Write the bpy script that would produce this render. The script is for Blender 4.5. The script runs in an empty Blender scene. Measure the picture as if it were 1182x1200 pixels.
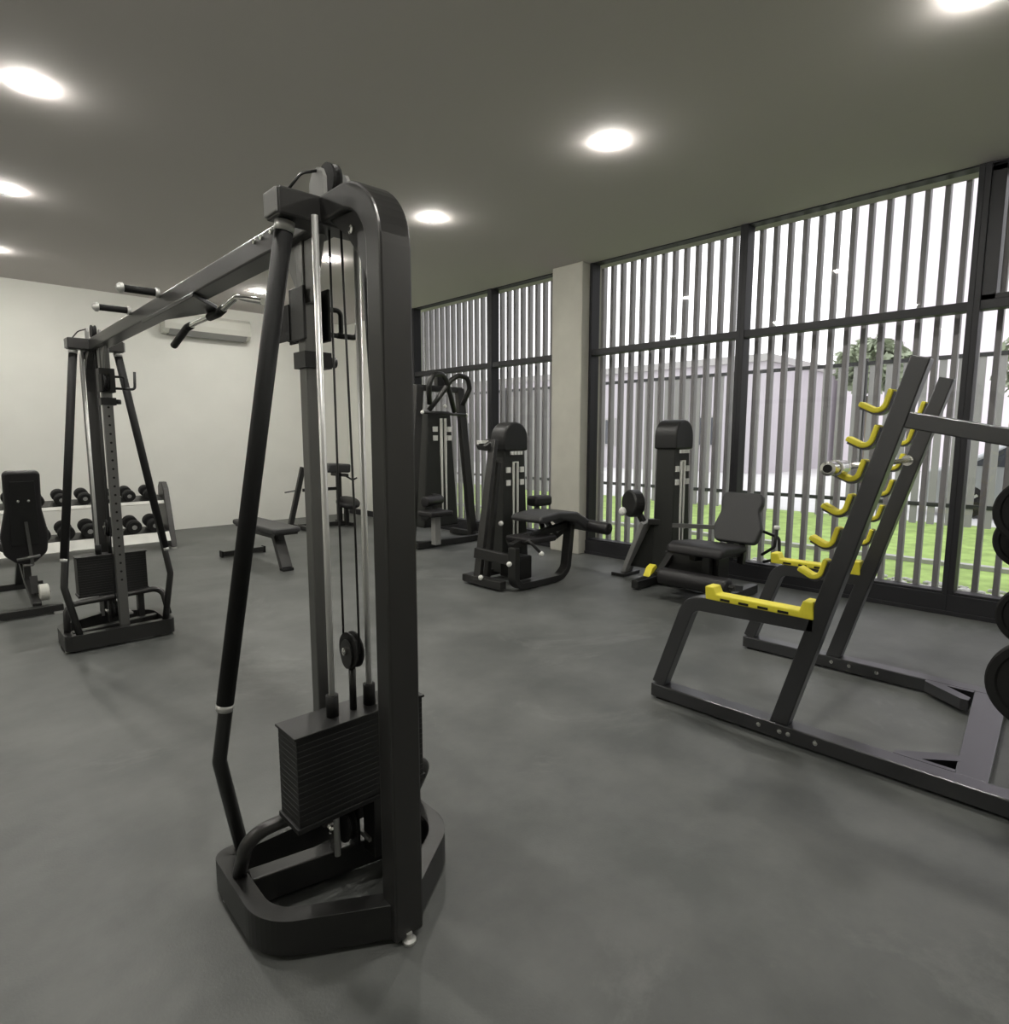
import bpy, bmesh, math, random
from mathutils import Vector, Matrix
random.seed(7)
SC = bpy.context.scene
COL = SC.collection
PI = math.pi
V = Vector

# ------------------------------------------------------------------ materials
def mat(name, color, rough=0.5, metal=0.0, bump=0.0, bscale=60.0, mottle=0.0, mscale=3.0, spec=0.5, coat=0.0):
    m = bpy.data.materials.new(name); m.use_nodes = True
    nt = m.node_tree; b = nt.nodes['Principled BSDF']
    b.inputs['Base Color'].default_value = (*color, 1)
    b.inputs['Roughness'].default_value = rough
    b.inputs['Metallic'].default_value = metal
    b.inputs['Specular IOR Level'].default_value = spec
    b.inputs['Coat Weight'].default_value = coat
    tc = nt.nodes.new('ShaderNodeTexCoord')
    if mottle > 0:
        n = nt.nodes.new('ShaderNodeTexNoise'); n.inputs['Scale'].default_value = mscale
        n.inputs['Detail'].default_value = 6
        nt.links.new(tc.outputs['Object'], n.inputs['Vector'])
        r = nt.nodes.new('ShaderNodeValToRGB')
        a, c = 1 - mottle, 1 + mottle
        r.color_ramp.elements[0].position = .3; r.color_ramp.elements[1].position = .7
        r.color_ramp.elements[0].color = (*[min(1, x * a) for x in color], 1)
        r.color_ramp.elements[1].color = (*[min(1, x * c) for x in color], 1)
        nt.links.new(n.outputs['Fac'], r.inputs['Fac'])
        nt.links.new(r.outputs['Color'], b.inputs['Base Color'])
    if bump > 0:
        n2 = nt.nodes.new('ShaderNodeTexNoise'); n2.inputs['Scale'].default_value = bscale
        n2.inputs['Detail'].default_value = 4
        nt.links.new(tc.outputs['Object'], n2.inputs['Vector'])
        bp = nt.nodes.new('ShaderNodeBump'); bp.inputs['Strength'].default_value = bump
        bp.inputs['Distance'].default_value = .01
        nt.links.new(n2.outputs['Fac'], bp.inputs['Height'])
        nt.links.new(bp.outputs['Normal'], b.inputs['Normal'])
    return m

def emit(name, color, strength):
    m = bpy.data.materials.new(name); m.use_nodes = True
    nt = m.node_tree; nt.nodes.clear()
    e = nt.nodes.new('ShaderNodeEmission'); e.inputs[0].default_value = (*color, 1); e.inputs[1].default_value = strength
    o = nt.nodes.new('ShaderNodeOutputMaterial'); nt.links.new(e.outputs[0], o.inputs[0])
    return m

def glass_mat():
    m = bpy.data.materials.new('window_glass'); m.use_nodes = True
    nt = m.node_tree; nt.nodes.clear()
    t = nt.nodes.new('ShaderNodeBsdfTransparent'); t.inputs[0].default_value = (.93, .94, .93, 1)
    g = nt.nodes.new('ShaderNodeBsdfGlossy'); g.inputs['Roughness'].default_value = .02
    ge = nt.nodes.new('ShaderNodeNewGeometry'); dt = nt.nodes.new('ShaderNodeVectorMath'); dt.operation = 'DOT_PRODUCT'
    nt.links.new(ge.outputs['Normal'], dt.inputs[0]); nt.links.new(ge.outputs['Incoming'], dt.inputs[1])
    def mth(op, a, b=None):
        n = nt.nodes.new('ShaderNodeMath'); n.operation = op
        for i, x in enumerate((a, b)):
            if x is None: continue
            if isinstance(x, (int, float)): n.inputs[i].default_value = x
            else: nt.links.new(x, n.inputs[i])
        return n.outputs[0]
    fr = mth('ADD', mth('MULTIPLY', mth('POWER', mth('SUBTRACT', 1.0, mth('ABSOLUTE', dt.outputs['Value'])), 5.0), .9), .045)
    mx = nt.nodes.new('ShaderNodeMixShader'); o = nt.nodes.new('ShaderNodeOutputMaterial')
    nt.links.new(fr, mx.inputs[0]); nt.links.new(t.outputs[0], mx.inputs[1])
    nt.links.new(g.outputs[0], mx.inputs[2]); nt.links.new(mx.outputs[0], o.inputs[0])
    return m

def floor_mat():
    m = bpy.data.materials.new('rubber_floor'); m.use_nodes = True
    nt = m.node_tree; b = nt.nodes['Principled BSDF']; L = nt.links.new
    tc = nt.nodes.new('ShaderNodeTexCoord')
    n1 = nt.nodes.new('ShaderNodeTexNoise'); n1.inputs['Scale'].default_value = 1.6; n1.inputs['Detail'].default_value = 7; n1.inputs['Roughness'].default_value = .62
    L(tc.outputs['Object'], n1.inputs['Vector'])
    r1 = nt.nodes.new('ShaderNodeValToRGB')
    r1.color_ramp.elements[0].position = .38; r1.color_ramp.elements[0].color = (.080, .085, .081, 1)
    r1.color_ramp.elements[1].position = .68; r1.color_ramp.elements[1].color = (.138, .143, .137, 1)
    L(n1.outputs['Fac'], r1.inputs['Fac'])
    # pale scuffs
    n2 = nt.nodes.new('ShaderNodeTexNoise'); n2.inputs['Scale'].default_value = .9; n2.inputs['Detail'].default_value = 9; n2.inputs['Roughness'].default_value = .72
    n2.inputs['Distortion'].default_value = .6
    L(tc.outputs['Object'], n2.inputs['Vector'])
    r2 = nt.nodes.new('ShaderNodeValToRGB'); r2.color_ramp.elements[0].position = .56; r2.color_ramp.elements[1].position = .72
    L(n2.outputs['Fac'], r2.inputs['Fac'])
    mx = nt.nodes.new('ShaderNodeMix'); mx.data_type = 'RGBA'
    mu = nt.nodes.new('ShaderNodeMath'); mu.operation = 'MULTIPLY'; mu.inputs[1].default_value = .7
    L(r2.outputs['Color'], mu.inputs[0]); L(mu.outputs[0], mx.inputs['Factor'])
    L(r1.outputs['Color'], mx.inputs['A']); mx.inputs['B'].default_value = (.20, .205, .197, 1)
    L(mx.outputs['Result'], b.inputs['Base Color'])
    rr = nt.nodes.new('ShaderNodeMapRange'); rr.inputs['To Min'].default_value = .40; rr.inputs['To Max'].default_value = .58
    L(n1.outputs['Fac'], rr.inputs['Value']); L(rr.outputs['Result'], b.inputs['Roughness'])
    n3 = nt.nodes.new('ShaderNodeTexNoise'); n3.inputs['Scale'].default_value = 130; L(tc.outputs['Object'], n3.inputs['Vector'])
    bp = nt.nodes.new('ShaderNodeBump'); bp.inputs['Strength'].default_value = .15; bp.inputs['Distance'].default_value = .003
    L(n3.outputs['Fac'], bp.inputs['Height']); L(bp.outputs['Normal'], b.inputs['Normal'])
    return m

M = dict(
    floor=floor_mat(),
    ceiling=mat('grey_ceiling', (.62, .585, .57), .9, bump=.05, bscale=40),
    wall=mat('pale_wall', (.80, .80, .75), .85, bump=.06, bscale=50, mottle=.03, mscale=1.5),
    concrete=mat('pillar_concrete', (.50, .49, .43), .85, bump=.12, bscale=25, mottle=.07, mscale=3),
    wframe=mat('dark_window_frame', (.017, .017, .020), .45, spec=.4),
    glass=glass_mat(),
    slat=mat('grey_slat', (.26, .245, .26), .55, mottle=.05, mscale=2),
    steel=mat('charcoal_powdercoat', (.055, .055, .054), .36, .75, bump=.03, bscale=300),
    steel2=mat('dark_grey_powdercoat', (.070, .069, .068), .36, .75, bump=.03, bscale=300),
    rackm=mat('rack_powdercoat', (.115, .115, .12), .30, .95, bump=.03, bscale=300),
    chrome=mat('chrome', (.75, .75, .72), .16, 1.0),
    column=mat('satin_steel', (.17, .17, .165), .36, .8),
    silver=mat('silver_cap', (.62, .62, .60), .35, .6),
    grey=mat('light_grey_plate', (.27, .27, .26), .5),
    black=mat('black_plastic', (.009, .009, .009), .45, bump=.04, bscale=120),
    rubber=mat('black_rubber', (.014, .014, .014), .65, bump=.1, bscale=200, spec=.25),
    rod=mat('polished_rod', (.72, .72, .70), .38, .65),
    vinyl=mat('black_vinyl', (.011, .010, .011), .5, bump=.08, bscale=150),
    vinylg=mat('charcoal_vinyl', (.034, .034, .035), .5, bump=.08, bscale=150),
    shroud=mat('machine_shroud', (.014, .015, .013), .5, bump=.03, bscale=100),
    yellow=mat('yellow_plastic', (.78, .69, .045), .5, bump=.05, bscale=100, mottle=.08, mscale=14),
    white=mat('white_plastic', (.78, .78, .74), .5),
    shelf=mat('pale_shelf', (.82, .82, .77), .5),
    ac=mat('aircon_white', (.56, .56, .51), .5),
    lamp=emit('lamp_diffuser', (1.0, .97, .90), 800.0),
    cable=mat('steel_cable', (.03, .03, .03), .4),
    lawn=mat('lawn_grass', (.30, .42, .12), .9, bump=.6, bscale=60, mottle=.25, mscale=5),
    kerb=mat('kerb_stone', (.42, .41, .40), .85, bump=.2, bscale=30),
    road=mat('pale_paving', (.62, .61, .61), .9, bump=.1, bscale=20, mottle=.06, mscale=1),
    gravel=mat('pale_gravel', (.48, .47, .45), .9, mottle=.3, mscale=30),
    leaf=mat('leaf', (.30, .34, .24), .7, mottle=.3, mscale=4),
    bark=mat('bark', (.16, .13, .10), .9, bump=.5, bscale=20),
    render1=mat('pale_render', (.80, .74, .79), .9, mottle=.05, mscale=.5),
    render2=mat('grey_render', (.50, .47, .50), .9, mottle=.05, mscale=.5),
    dglass=mat('dark_glass', (.05, .055, .065), .12, spec=.7),
    carpaint=mat('car_paint', (.42, .43, .45), .3, .4, coat=.6),
)

# ------------------------------------------------------------------ mesh builder
def fillet(pts, r, n=6, closed=False):
    pts = [V(p) for p in pts]; out = []
    N = len(pts)
    for i, p in enumerate(pts):
        if not closed and (i == 0 or i == N - 1):
            out.append(p); continue
        a, b = pts[(i - 1) % N], pts[(i + 1) % N]
        rr = r[i] if isinstance(r, (list, tuple)) else r
        u, w = (a - p), (b - p); lu, lw = u.length, w.length
        if rr <= 0: out.append(p); continue
        u.normalize(); w.normalize()
        ang = u.angle(w)
        if ang > PI - .03: out.append(p); continue
        d = min(rr / math.tan(ang / 2), lu * .48, lw * .48)
        r2 = d * math.tan(ang / 2)
        bis = (u + w).normalized(); c = p + bis * (r2 / math.sin(ang / 2))
        s, e = p + u * d - c, p + w * d - c
        tot = s.angle(e); ax = s.cross(e).normalized()
        for k in range(n + 1):
            out.append(c + Matrix.Rotation(tot * k / n, 3, ax) @ s)
    return out

class MB:
    def __init__(s): s.bm = bmesh.new()
    def faces(s, vs, fs, smooth=False, M4=None):
        bv = [s.bm.verts.new((M4 @ V(v)) if M4 else V(v)) for v in vs]
        for f in fs:
            try:
                fc = s.bm.faces.new([bv[i] for i in f]); fc.smooth = smooth
            except ValueError: pass
        return s
    def box(s, lo, hi, M4=None):
        x0, y0, z0 = lo; x1, y1, z1 = hi
        vs = [(x0,y0,z0),(x1,y0,z0),(x1,y1,z0),(x0,y1,z0),(x0,y0,z1),(x1,y0,z1),(x1,y1,z1),(x0,y1,z1)]
        return s.faces(vs, [(3,2,1,0),(4,5,6,7),(0,1,5,4),(1,2,6,5),(2,3,7,6),(3,0,4,7)], False, M4)
    def sweep(s, pts, prof, up=(0,0,1), closed=False, smooth=False, caps=True):
        """prof: list of (a,b): a along side = t x up, b along up'"""
        pts = [V(p) for p in pts]; N = len(pts); K = len(prof); rings = []
        up = V(up).normalized()
        for i, p in enumerate(pts):
            if closed: t = (pts[(i+1) % N] - pts[i-1])
            elif i == 0: t = pts[1] - p
            elif i == N-1: t = p - pts[i-1]
            else: t = (pts[i+1] - p).normalized() + (p - pts[i-1]).normalized()
            t.normalize()
            sd = t.cross(up)
            if sd.length < 1e-4: sd = t.cross(V((1, .3, 0)))
            sd.normalize(); u = sd.cross(t)
            sc = 1.0
            if not closed and 0 < i < N-1:
                c = (p - pts[i-1]).normalized().dot(t); sc = 1 / max(.5, c)
            rings.append([s.bm.verts.new(p + sd * a * sc + u * b) for a, b in prof])
        R = N if closed else N - 1
        for i in range(R):
            A, B = rings[i], rings[(i+1) % N]
            for k in range(K):
                f = s.bm.faces.new([A[k], A[(k+1) % K], B[(k+1) % K], B[k]]); f.smooth = smooth
        if caps and not closed:
            s.bm.faces.new(rings[0][::-1]); s.bm.faces.new(rings[-1])
        return s
    def bar(s, pts, w, h, up=(0,0,1), r=0, n=6, closed=False, smooth=False):
        """rectangular tube; w across (t x up), h along up"""
        if r: pts = fillet(pts, r, n, closed)
        return s.sweep(pts, [(-w/2,-h/2),(w/2,-h/2),(w/2,h/2),(-w/2,h/2)], up, closed, smooth)
    def tube(s, pts, rad, r=0, seg=14, n=6, closed=False):
        if r: pts = fillet(pts, r, n, closed)
        pts = [V(p) for p in pts]; N = len(pts)
        t = (pts[1] - pts[0]).normalized()
        u = t.orthogonal().normalized(); rings = []
        for i, p in enumerate(pts):
            if i == 0: tn = (pts[1] - p)
            elif i == N-1: tn = p - pts[i-1]
            else: tn = (pts[i+1] - p).normalized() + (p - pts[i-1]).normalized()
            tn.normalize()
            u = (u - tn * u.dot(tn)).normalized(); w = tn.cross(u)
            rd = rad[i] if isinstance(rad, (list, tuple)) else rad
            rings.append([s.bm.verts.new(p + (u*math.cos(2*PI*k/seg) + w*math.sin(2*PI*k/seg))*rd) for k in range(seg)])
        for i in range(N-1):
            A, B = rings[i], rings[i+1]
            for k in range(seg):
                f = s.bm.faces.new([A[k], A[(k+1)%seg], B[(k+1)%seg], B[k]]); f.smooth = True
        s.bm.faces.new(rings[0][::-1]); s.bm.faces.new(rings[-1])
        return s
    def cyl(s, p, q, rad, seg=18): return s.tube([p, q], rad, 0, seg)
    def lathe(s, prof, o, axis, seg=24, sharp=True):
        """prof: list of (radius, distance along axis)"""
        o = V(o); a = V(axis).normalized(); u = a.orthogonal().normalized(); w = a.cross(u); rings = []
        for r, d in prof:
            if r < 1e-5: rings.append([s.bm.verts.new(o + a*d)])
            else: rings.append([s.bm.verts.new(o + a*d + (u*math.cos(2*PI*k/seg)+w*math.sin(2*PI*k/seg))*r) for k in range(seg)])
        for A, B in zip(rings, rings[1:]):
            for k in range(seg):
                k2 = (k+1) % seg
                if len(A) == 1 and len(B) == 1: continue
                if len(A) == 1: vs = [A[0], B[k2], B[k]]
                elif len(B) == 1: vs = [A[k], A[k2], B[0]]
                else: vs = [A[k], A[k2], B[k2], B[k]]
                f = s.bm.faces.new(vs); f.smooth = not sharp
        if len(rings[0]) > 1: s.bm.faces.new(rings[0][::-1])
        if len(rings[-1]) > 1: s.bm.faces.new(rings[-1])
        return s
    def prism(s, out, axis, a0, a1, smooth=False, M4=None):
        """outline in the two other axes (x:(y,z)  y:(x,z)  z:(x,y)), extruded a0..a1"""
        def P(p, a):
            c = {'x': (a, p[0], p[1]), 'y': (p[0], a, p[1]), 'z': (p[0], p[1], a)}[axis]
            return V(c) if M4 is None else M4 @ V(c)
        A = [s.bm.verts.new(P(p, a0)) for p in out]; B = [s.bm.verts.new(P(p, a1)) for p in out]
        n = len(out)
        for i in range(n):
            f = s.bm.faces.new([A[i], A[(i+1)%n], B[(i+1)%n], B[i]]); f.smooth = smooth
        s.bm.faces.new(A[::-1]); s.bm.faces.new(B)
        return s
    def ico(s, c, r, sub=2, sq=(1,1,1), jit=0):
        res = bmesh.ops.create_icosphere(s.bm, subdivisions=sub, radius=1)
        for v in res['verts']:
            k = 1 + random.uniform(-jit, jit)
            v.co = V((v.co.x*r*sq[0]*k, v.co.y*r*sq[1]*k, v.co.z*r*sq[2]*k)) + V(c)
            for f in v.link_faces: f.smooth = True
        return s

INV = {}
def obj(name, mb, m, parent=None, bevel=0, segs=2, smooth=False):
    bm = mb.bm
    bmesh.ops.recalc_face_normals(bm, faces=bm.faces)
    if parent is not None and parent.name in INV:
        bm.transform(INV[parent.name])
    me = bpy.data.meshes.new(name); 
    if smooth:
        for f in bm.faces: f.smooth = True
    bm.to_mesh(me); bm.free()
    me.materials.append(m if not isinstance(m, str) else M[m])
    o = bpy.data.objects.new(name, me); COL.objects.link(o)
    if parent is not None:
        o.parent = parent
        if parent.name in INV: INV[o.name] = INV[parent.name]
    if bevel:
        md = o.modifiers.new('bevel', 'BEVEL'); md.width = bevel; md.segments = segs; md.limit_method = 'ANGLE'
        md.angle_limit = math.radians(40)
        if smooth:
            md.harden_normals = False
            o.modifiers.new('normals', 'WEIGHTED_NORMAL')
    return o

def tag(o, label=None, cat=None, group=None, kind=None):
    if label: o['label'] = label
    if cat: o['category'] = cat
    if group: o['group'] = group
    if kind: o['kind'] = kind
    return o

def thing(name, loc, label, cat, group=None, rz=0):
    o = bpy.data.objects.new(name, None); o.empty_display_size = .2
    COL.objects.link(o); o.location = loc; o.rotation_euler = (0, 0, rz)
    INV[o.name] = (Matrix.Translation(loc) @ Matrix.Rotation(rz, 4, 'Z')).inverted()
    return tag(o, label, cat, group)

def struct(name, mb, m, label, cat, bevel=0):
    o = obj(name, mb, m, None, bevel); return tag(o, label, cat, None, 'structure')

def kids(o): return [c for c in COL.objects if c.parent == o]
def dup(root, loc, label, rz=None, group=None):
    r = root.copy(); COL.objects.link(r); r.location = loc
    if rz is not None: r.rotation_euler = (0, 0, rz)
    r['label'] = label
    if group: r['group'] = group
    for ch in kids(root):
        c = ch.copy(); COL.objects.link(c); c.parent = r
        for g in kids(ch):
            d = g.copy(); COL.objects.link(d); d.parent = c
    return r

# ------------------------------------------------------------------ room shell
H = 3.5; XR = 6.0; YB = 10.4; XL = -3.6; YF = -4.0
struct('floor', MB().box((XL-.2, YF-.2, -.12), (XR+.2, YB+.2, 0)), 'floor', 'dark grey rubber gym floor with pale scuffs', 'floor')
struct('ceiling', MB().box((XL-.2, YF-.2, H), (XR+.3, YB+.2, H+.15)), 'ceiling', 'smooth olive grey ceiling with round downlights', 'ceiling')
struct('wall_back', MB().box((XL-.2, YB, 0), (XR+.2, YB+.2, H)), 'wall', 'plain pale cream back wall behind the dumbbell rack', 'wall')
struct('wall_left', MB().box((XL-.2, YF, 0), (XL, YB, H)), 'wall', 'pale side wall outside the frame on the left', 'wall')
struct('wall_front', MB().box((XL-.2, YF-.2, 0), (XR+.2, YF, H)), 'wall', 'pale wall behind the camera', 'wall')
struct('wall_right', MB().box((XR, 8.30, 0), (XR+.2, YB, H)), 'wall', 'short pale wall between the slatted windows and the back corner', 'wall')
struct('trim_1', MB().box((XR-.03, 8.30, 0), (XR, YB, .1)), 'wframe', 'dark skirting under the short wall at the back corner', 'trim')
struct('pillar', MB().box((5.86, 4.70, 0), (6.24, 5.17, H)), 'concrete', 'square bare concrete pillar between the slatted windows', 'pillar', .012)

def window(i, y0, y1, label, heavy=False):
    zt = H; zb = .17; tr = 2.46; w = .04; x0, x1 = XR, XR + .15
    mb = MB()
    mb.box((x0-.01, y0, 0), (x1, y1, zb))                       # sill box
    mb.box((x0-.025, y0, 0), (x0-.01, y1, .035))
    mb.box((x0, y0, zb), (x1, y0+w, zt)); mb.box((x0, y1-w, zb), (x1, y1, zt))
    mb.box((x0+.01, y0+w, tr-.035), (x1-.02, y1-w, tr+.035))
    mb.box((x0+.01, y0+w, zt-.012), (x1-.02, y1-w, zt))
    mb.box((x0+.01, y0+w, zb), (x1-.02, y1-w, zb+.02))
    if heavy:                                                    # opening sash in the upper light
        mb.box((x0+.02, y0+w, tr+.035), (x1+.03, y0+w+.05, zt-.03)); mb.box((x0+.02, y1-w-.09, tr+.035), (x1+.03, y1-w, zt-.03))
        mb.box((x0+.02, y0+w, tr+.035), (x1+.03, y1-w, tr+.075)); mb.box((x0+.02, y0+w, zt-.07), (x1+.03, y1-w, zt-.03))
    f = struct('window_%d' % i, mb, 'wframe', label, 'window', .003)
    for a, b in ((zb+.02, tr-.035), (tr+.035, zt-.012)):
        g = MB().faces([(x0+.08, y0+w, a), (x0+.08, y1-w, a), (x0+.08, y1-w, b), (x0+.08, y0+w, b)], [(0,1,2,3)])
        obj('window_pane', g, 'glass', f)
window(1, 6.46, 8.30, 'dark framed window behind the tall pulldown machine')
window(2, 5.17, 6.46, 'dark framed window left of the concrete pillar')
window(3, 2.82, 4.70, 'dark framed window right of the concrete pillar')
window(4, .96, 2.82, 'wide dark framed window behind the yellow hooked rack')
window(5, -.90, .96, 'dark framed window cut by the right edge with a heavy upper sash', True)
window(6, -2.50, -.90, 'dark framed window outside the frame on the right')
struct('wall_right_front', MB().box((XR, YF, 0), (XR+.2, -2.5, H)), 'wall', 'pale wall behind the camera on the window side', 'wall')

# slat screen outside
sc_ = thing('slat_screen', (6.32, 3, -.1), 'grey vertical slat screen standing just outside the windows', 'screen')
mb = MB(); y = -2.4
while y < 8.5:
    mb.box((6.30, y, -.1), (6.378, y+.040, 3.75)); y += .1395
obj('slat_panel', mb, 'slat', sc_, .003, 1)
obj('rail', MB().box((6.38, -2.5, .02), (6.41, 8.6, .08)), 'wframe', sc_)
obj('rail', MB().box((6.38, -2.5, 3.62), (6.41, 8.6, 3.68)), 'wframe', sc_)

# ------------------------------------------------------------------ downlights
def downlight():
    t = thing('ceiling_downlight', (0, 0, 0), 'x', 'ceiling light', 'round recessed ceiling downlights')
    obj('trim_ring', MB().lathe([(.074, 0), (.074, -.002), (.070, -.003), (.059, -.003), (.057, 0)], (0,0,0), (0,0,1), 32), 'white', t)
    obj('lamp_lens', MB().lathe([(.057, -.001), (.056, -.006), (.051, -.012), (.039, -.018), (.021, -.022), (0, -.0235)], (0,0,0), (0,0,1), 32, False), 'lamp', t)
    return t
dl = downlight()
spots = [
    (3.72, .68, 'round ceiling downlight cut by the top edge of the photo, nearest the windows'),
    (3.70, 2.74, 'bright round ceiling downlight in the open ceiling left of the slatted windows'),
    (3.73, 4.80, 'round ceiling downlight just right of the near cable tower top'),
    (3.70, 6.70, 'round ceiling downlight seen between the guide rods of the near cable tower'),
    (3.78, 8.85, 'round ceiling downlight seen beside the chin bar of the cable machine'),
    (.70, 4.69, 'largest glaring ceiling downlight at the upper left of the photo'),
    (.77, 6.75, 'ceiling downlight at the left edge, middle of the three there'),
    (.84, 8.94, 'ceiling downlight at the left edge nearest the back wall'),
    (.70, 2.6, 'ceiling downlight over the camera, outside the top of the frame'),  # this and the following lamps: unseen, carry on the grid, added for their light
    (.70, .6, 'ceiling downlight directly over the camera position, outside the frame'),
    (-2.2, 2.7, 'ceiling downlight far left of the camera, outside the frame'),
    (-2.2, 6.7, 'ceiling downlight left of the dumbbell rack, outside the frame'),
    (3.72, -1.9, 'ceiling downlight behind the camera, outside the frame'),
]
for i, (x, y, lb) in enumerate(spots):
    if i == 0: dl.location = (x, y, H); dl['label'] = lb
    else: dup(dl, (x, y, H), lb)

# ------------------------------------------------------------------ air conditioner
t = thing('air_conditioner', (3.6, YB, 3.0), 'white wall mounted air conditioner high on the back wall', 'air conditioner')
out = [(YB, 3.0), (YB-.17, 3.0), (YB-.235, 3.06), (YB-.25, 3.14), (YB-.24, 3.26), (YB-.20, 3.31), (YB, 3.31)]
obj('body', MB().prism(out, 'x', 2.88, 4.16), 'ac', t, .01, 3)
obj('air_flap', MB().prism([(YB-.05, 2.985), (YB-.175, 2.985), (YB-.245, 3.055), (YB-.235, 3.06), (YB-.17, 2.998), (YB-.05, 2.998)], 'x', 2.95, 4.09), 'grey', t)

# ------------------------------------------------------------------ cable crossover
CC = thing('cable_crossover', (.962, 3.39, 0), 'large charcoal cable crossover machine with two pulley towers joined by an overhead beam', 'gym machine', None, math.radians(-1.1))
INV_keep = INV[CC.name]
# geometry below is in the machine's own frame: x across, y from the near tower (-2.03) to the far one (+2.03)
INV[CC.name] = Matrix.Identity(4)
def tower(sg):
    """sg=-1 near tower, +1 far tower; d = distance inward from the outer post face"""
    Y = lambda d: sg * (2.03 - d)
    P = lambda x, d, z: (x, Y(d), z)
    P0 = CC
    ring = [(-.320,.555),(-.325,.20),(0,.006),(.285,.20),(.295,.555)]
    ring = fillet([P(x, d, .07) for x, d in ring], [.02,.15,.05,.15,.02], 10, True)
    obj('base_frame', MB().bar(ring, .055, .105, closed=True), 'steel', P0, .006)
    # cross beam of base under the stack
    obj('base_crossbar', MB().bar([P(-.29,.42,.066), P(.28,.30,.066)], .06, .09), 'steel', P0, .005)
    for x, d in ((-.325,.50),(.30,.50),(-.005,-.025)):
        obj('foot', MB().lathe([(.018,0),(.020,.003),(.020,.010),(.009,.014),(.009,.03)], P(x,d,0), (0,0,1), 16), 'silver', P0)
    # J-shaped post
    post = fillet([P(0,.012,.015), P(0,.012,2.082), P(0,.33,2.082)], [0,.21,0], 12)
    obj('post', MB().sweep(post, [(-.035,-.0475),(.035,-.0475),(.035,.0475),(-.035,.0475)], (1,0,0)), 'steel2', P0, .007)
    # web plate inside the bend
    arc = [(Y(.040), 1.75), (Y(.065), 1.85), (Y(.11), 1.93), (Y(.17), 1.99), (Y(.26), 2.05), (Y(.08), 2.04), (Y(.040), 1.97)]
    obj('web_plate', MB().prism(arc, 'x', -.03, .03), 'steel2', P0)
    obj('bolt', MB().lathe([(.012,0),(.012,.008),(.006,.011),(0,.011)], P(-.03,.135,1.995), (-1,0,0), 12), 'chrome', P0)
    # head bar
    hb = obj('head_bar', MB().box((-.165, min(Y(.28),Y(.37)), 2.043), (.165, max(Y(.28),Y(.37)), 2.117)), 'steel2', P0, .006)
    for sx in (-1, 1):
        obj('end_cap', MB().box((min(sx*.165,sx*.173), min(Y(.285),Y(.365)), 2.048), (max(sx*.165,sx*.173), max(Y(.285),Y(.365)), 2.112)), 'grey', hb, .004)
    # brace tubes
    for sx in (-1, 1):
        top, mid, kn, lo = P(sx*.130,.325,2.043), P(sx*.305,.505,.63), P(sx*.322,.53,.45), P(sx*.262,.555,.12)
        bt = obj('brace_tube', MB().tube(fillet([top, kn, lo], .05), .0215), 'steel', P0)
        a = V(mid); dr = (V(top)-V(kn)).normalized()
        obj('clamp_ring', MB().cyl(a-dr*.010, a+dr*.010, .0255), 'silver', bt)
        tt = V(top); obj('top_collar', MB().cyl(tt-dr*.03, tt-dr*.002, .027), 'silver', bt)
        mm = V(top)+(V(kn)-V(top))*.18
        obj('grip_sleeve', MB().cyl(a+dr*.011, tt-dr*.031, .0255), 'rubber', bt)
    # weight stack
    st = MB(); z = .335
    for k in range(15):
        st.box((-.215, min(Y(.205),Y(.33)), z), (.215, max(Y(.205),Y(.33)), z+.0172)); z += .0177
    ws = obj('weight_stack', st, 'black', P0, .0008, 1)
    obj('stack_base', MB().box((-.222, min(Y(.20),Y(.335)), .318), (.222, max(Y(.20),Y(.335)), .334)), 'black', ws, .002)
    obj('stack_cover', MB().box((-.222, min(Y(.20),Y(.335)), .6005), (.222, max(Y(.20),Y(.335)), .609)), 'black', ws, .002)
    for x in (-.072, .055):
        rd = obj('guide_rod', MB().cyl(P(x,.265,.15), P(x,.265,2.055), .0095), 'rod', P0)
        obj('rod_collar', MB().cyl(P(x,.265,.609), P(x,.265,.675), .019), 'rubber', rd)
    # stack supports, low pulley
    obj('stack_support', MB().box((.04, min(Y(.23),Y(.30)), .10), (.075, max(Y(.23),Y(.30)), .32)), 'steel', P0, .003)
    obj('stack_support', MB().box((.15, min(Y(.23),Y(.30)), .10), (.19, max(Y(.23),Y(.30)), .32)), 'steel', P0, .003)
    lp = obj('low_pulley', MB().box((-.05, min(Y(.30),Y(.36)), .115), (-.042, max(Y(.30),Y(.36)), .27)), 'steel', P0)
    obj('side_cheek', MB().box((.02, min(Y(.30),Y(.36)), .115), (.028, max(Y(.30),Y(.36)), .27)), 'steel', lp)
    obj('pulley_wheel', MB().lathe([(.02,-.016),(.058,-.016),(.058,-.009),(.048,-.003),(.048,.003),(.058,.009),(.058,.016),(.02,.016)], P(-.01,.33,.20), (1,0,0), 28), 'rubber', lp)
    obj('bolt', MB().lathe([(.016,0),(.016,.014),(.008,.018),(0,.018)], P(-.05,.33,.20), (-1,0,0), 12), 'chrome', lp)
    obj('guard_plate', MB().box((.03, min(Y(.25),Y(.36)), .15), (.10, max(Y(.25),Y(.36)), .165)), 'grey', P0, .002)
    # bumper tube
    bp = [P(-.315,.44,.12), P(-.305,.40,.30), P(.305,.33,.31), P(.32,.42,.12)] if sg > 0 else [P(-.315,.43,.12), P(-.31,.35,.285), P(.33,.33,.30), P(.315,.42,.12)]
    obj('bumper_tube', MB().tube(bp, .021, .07), 'steel2', P0)
    # travelling pulley
    ov = [(Y(.265)+.034*math.cos(k*PI/8), .79+.046*math.sin(k*PI/8)) for k in range(16)]
    pb = obj('pulley_block', MB().prism(ov, 'x', -.022, -.017), 'steel', P0)
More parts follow.
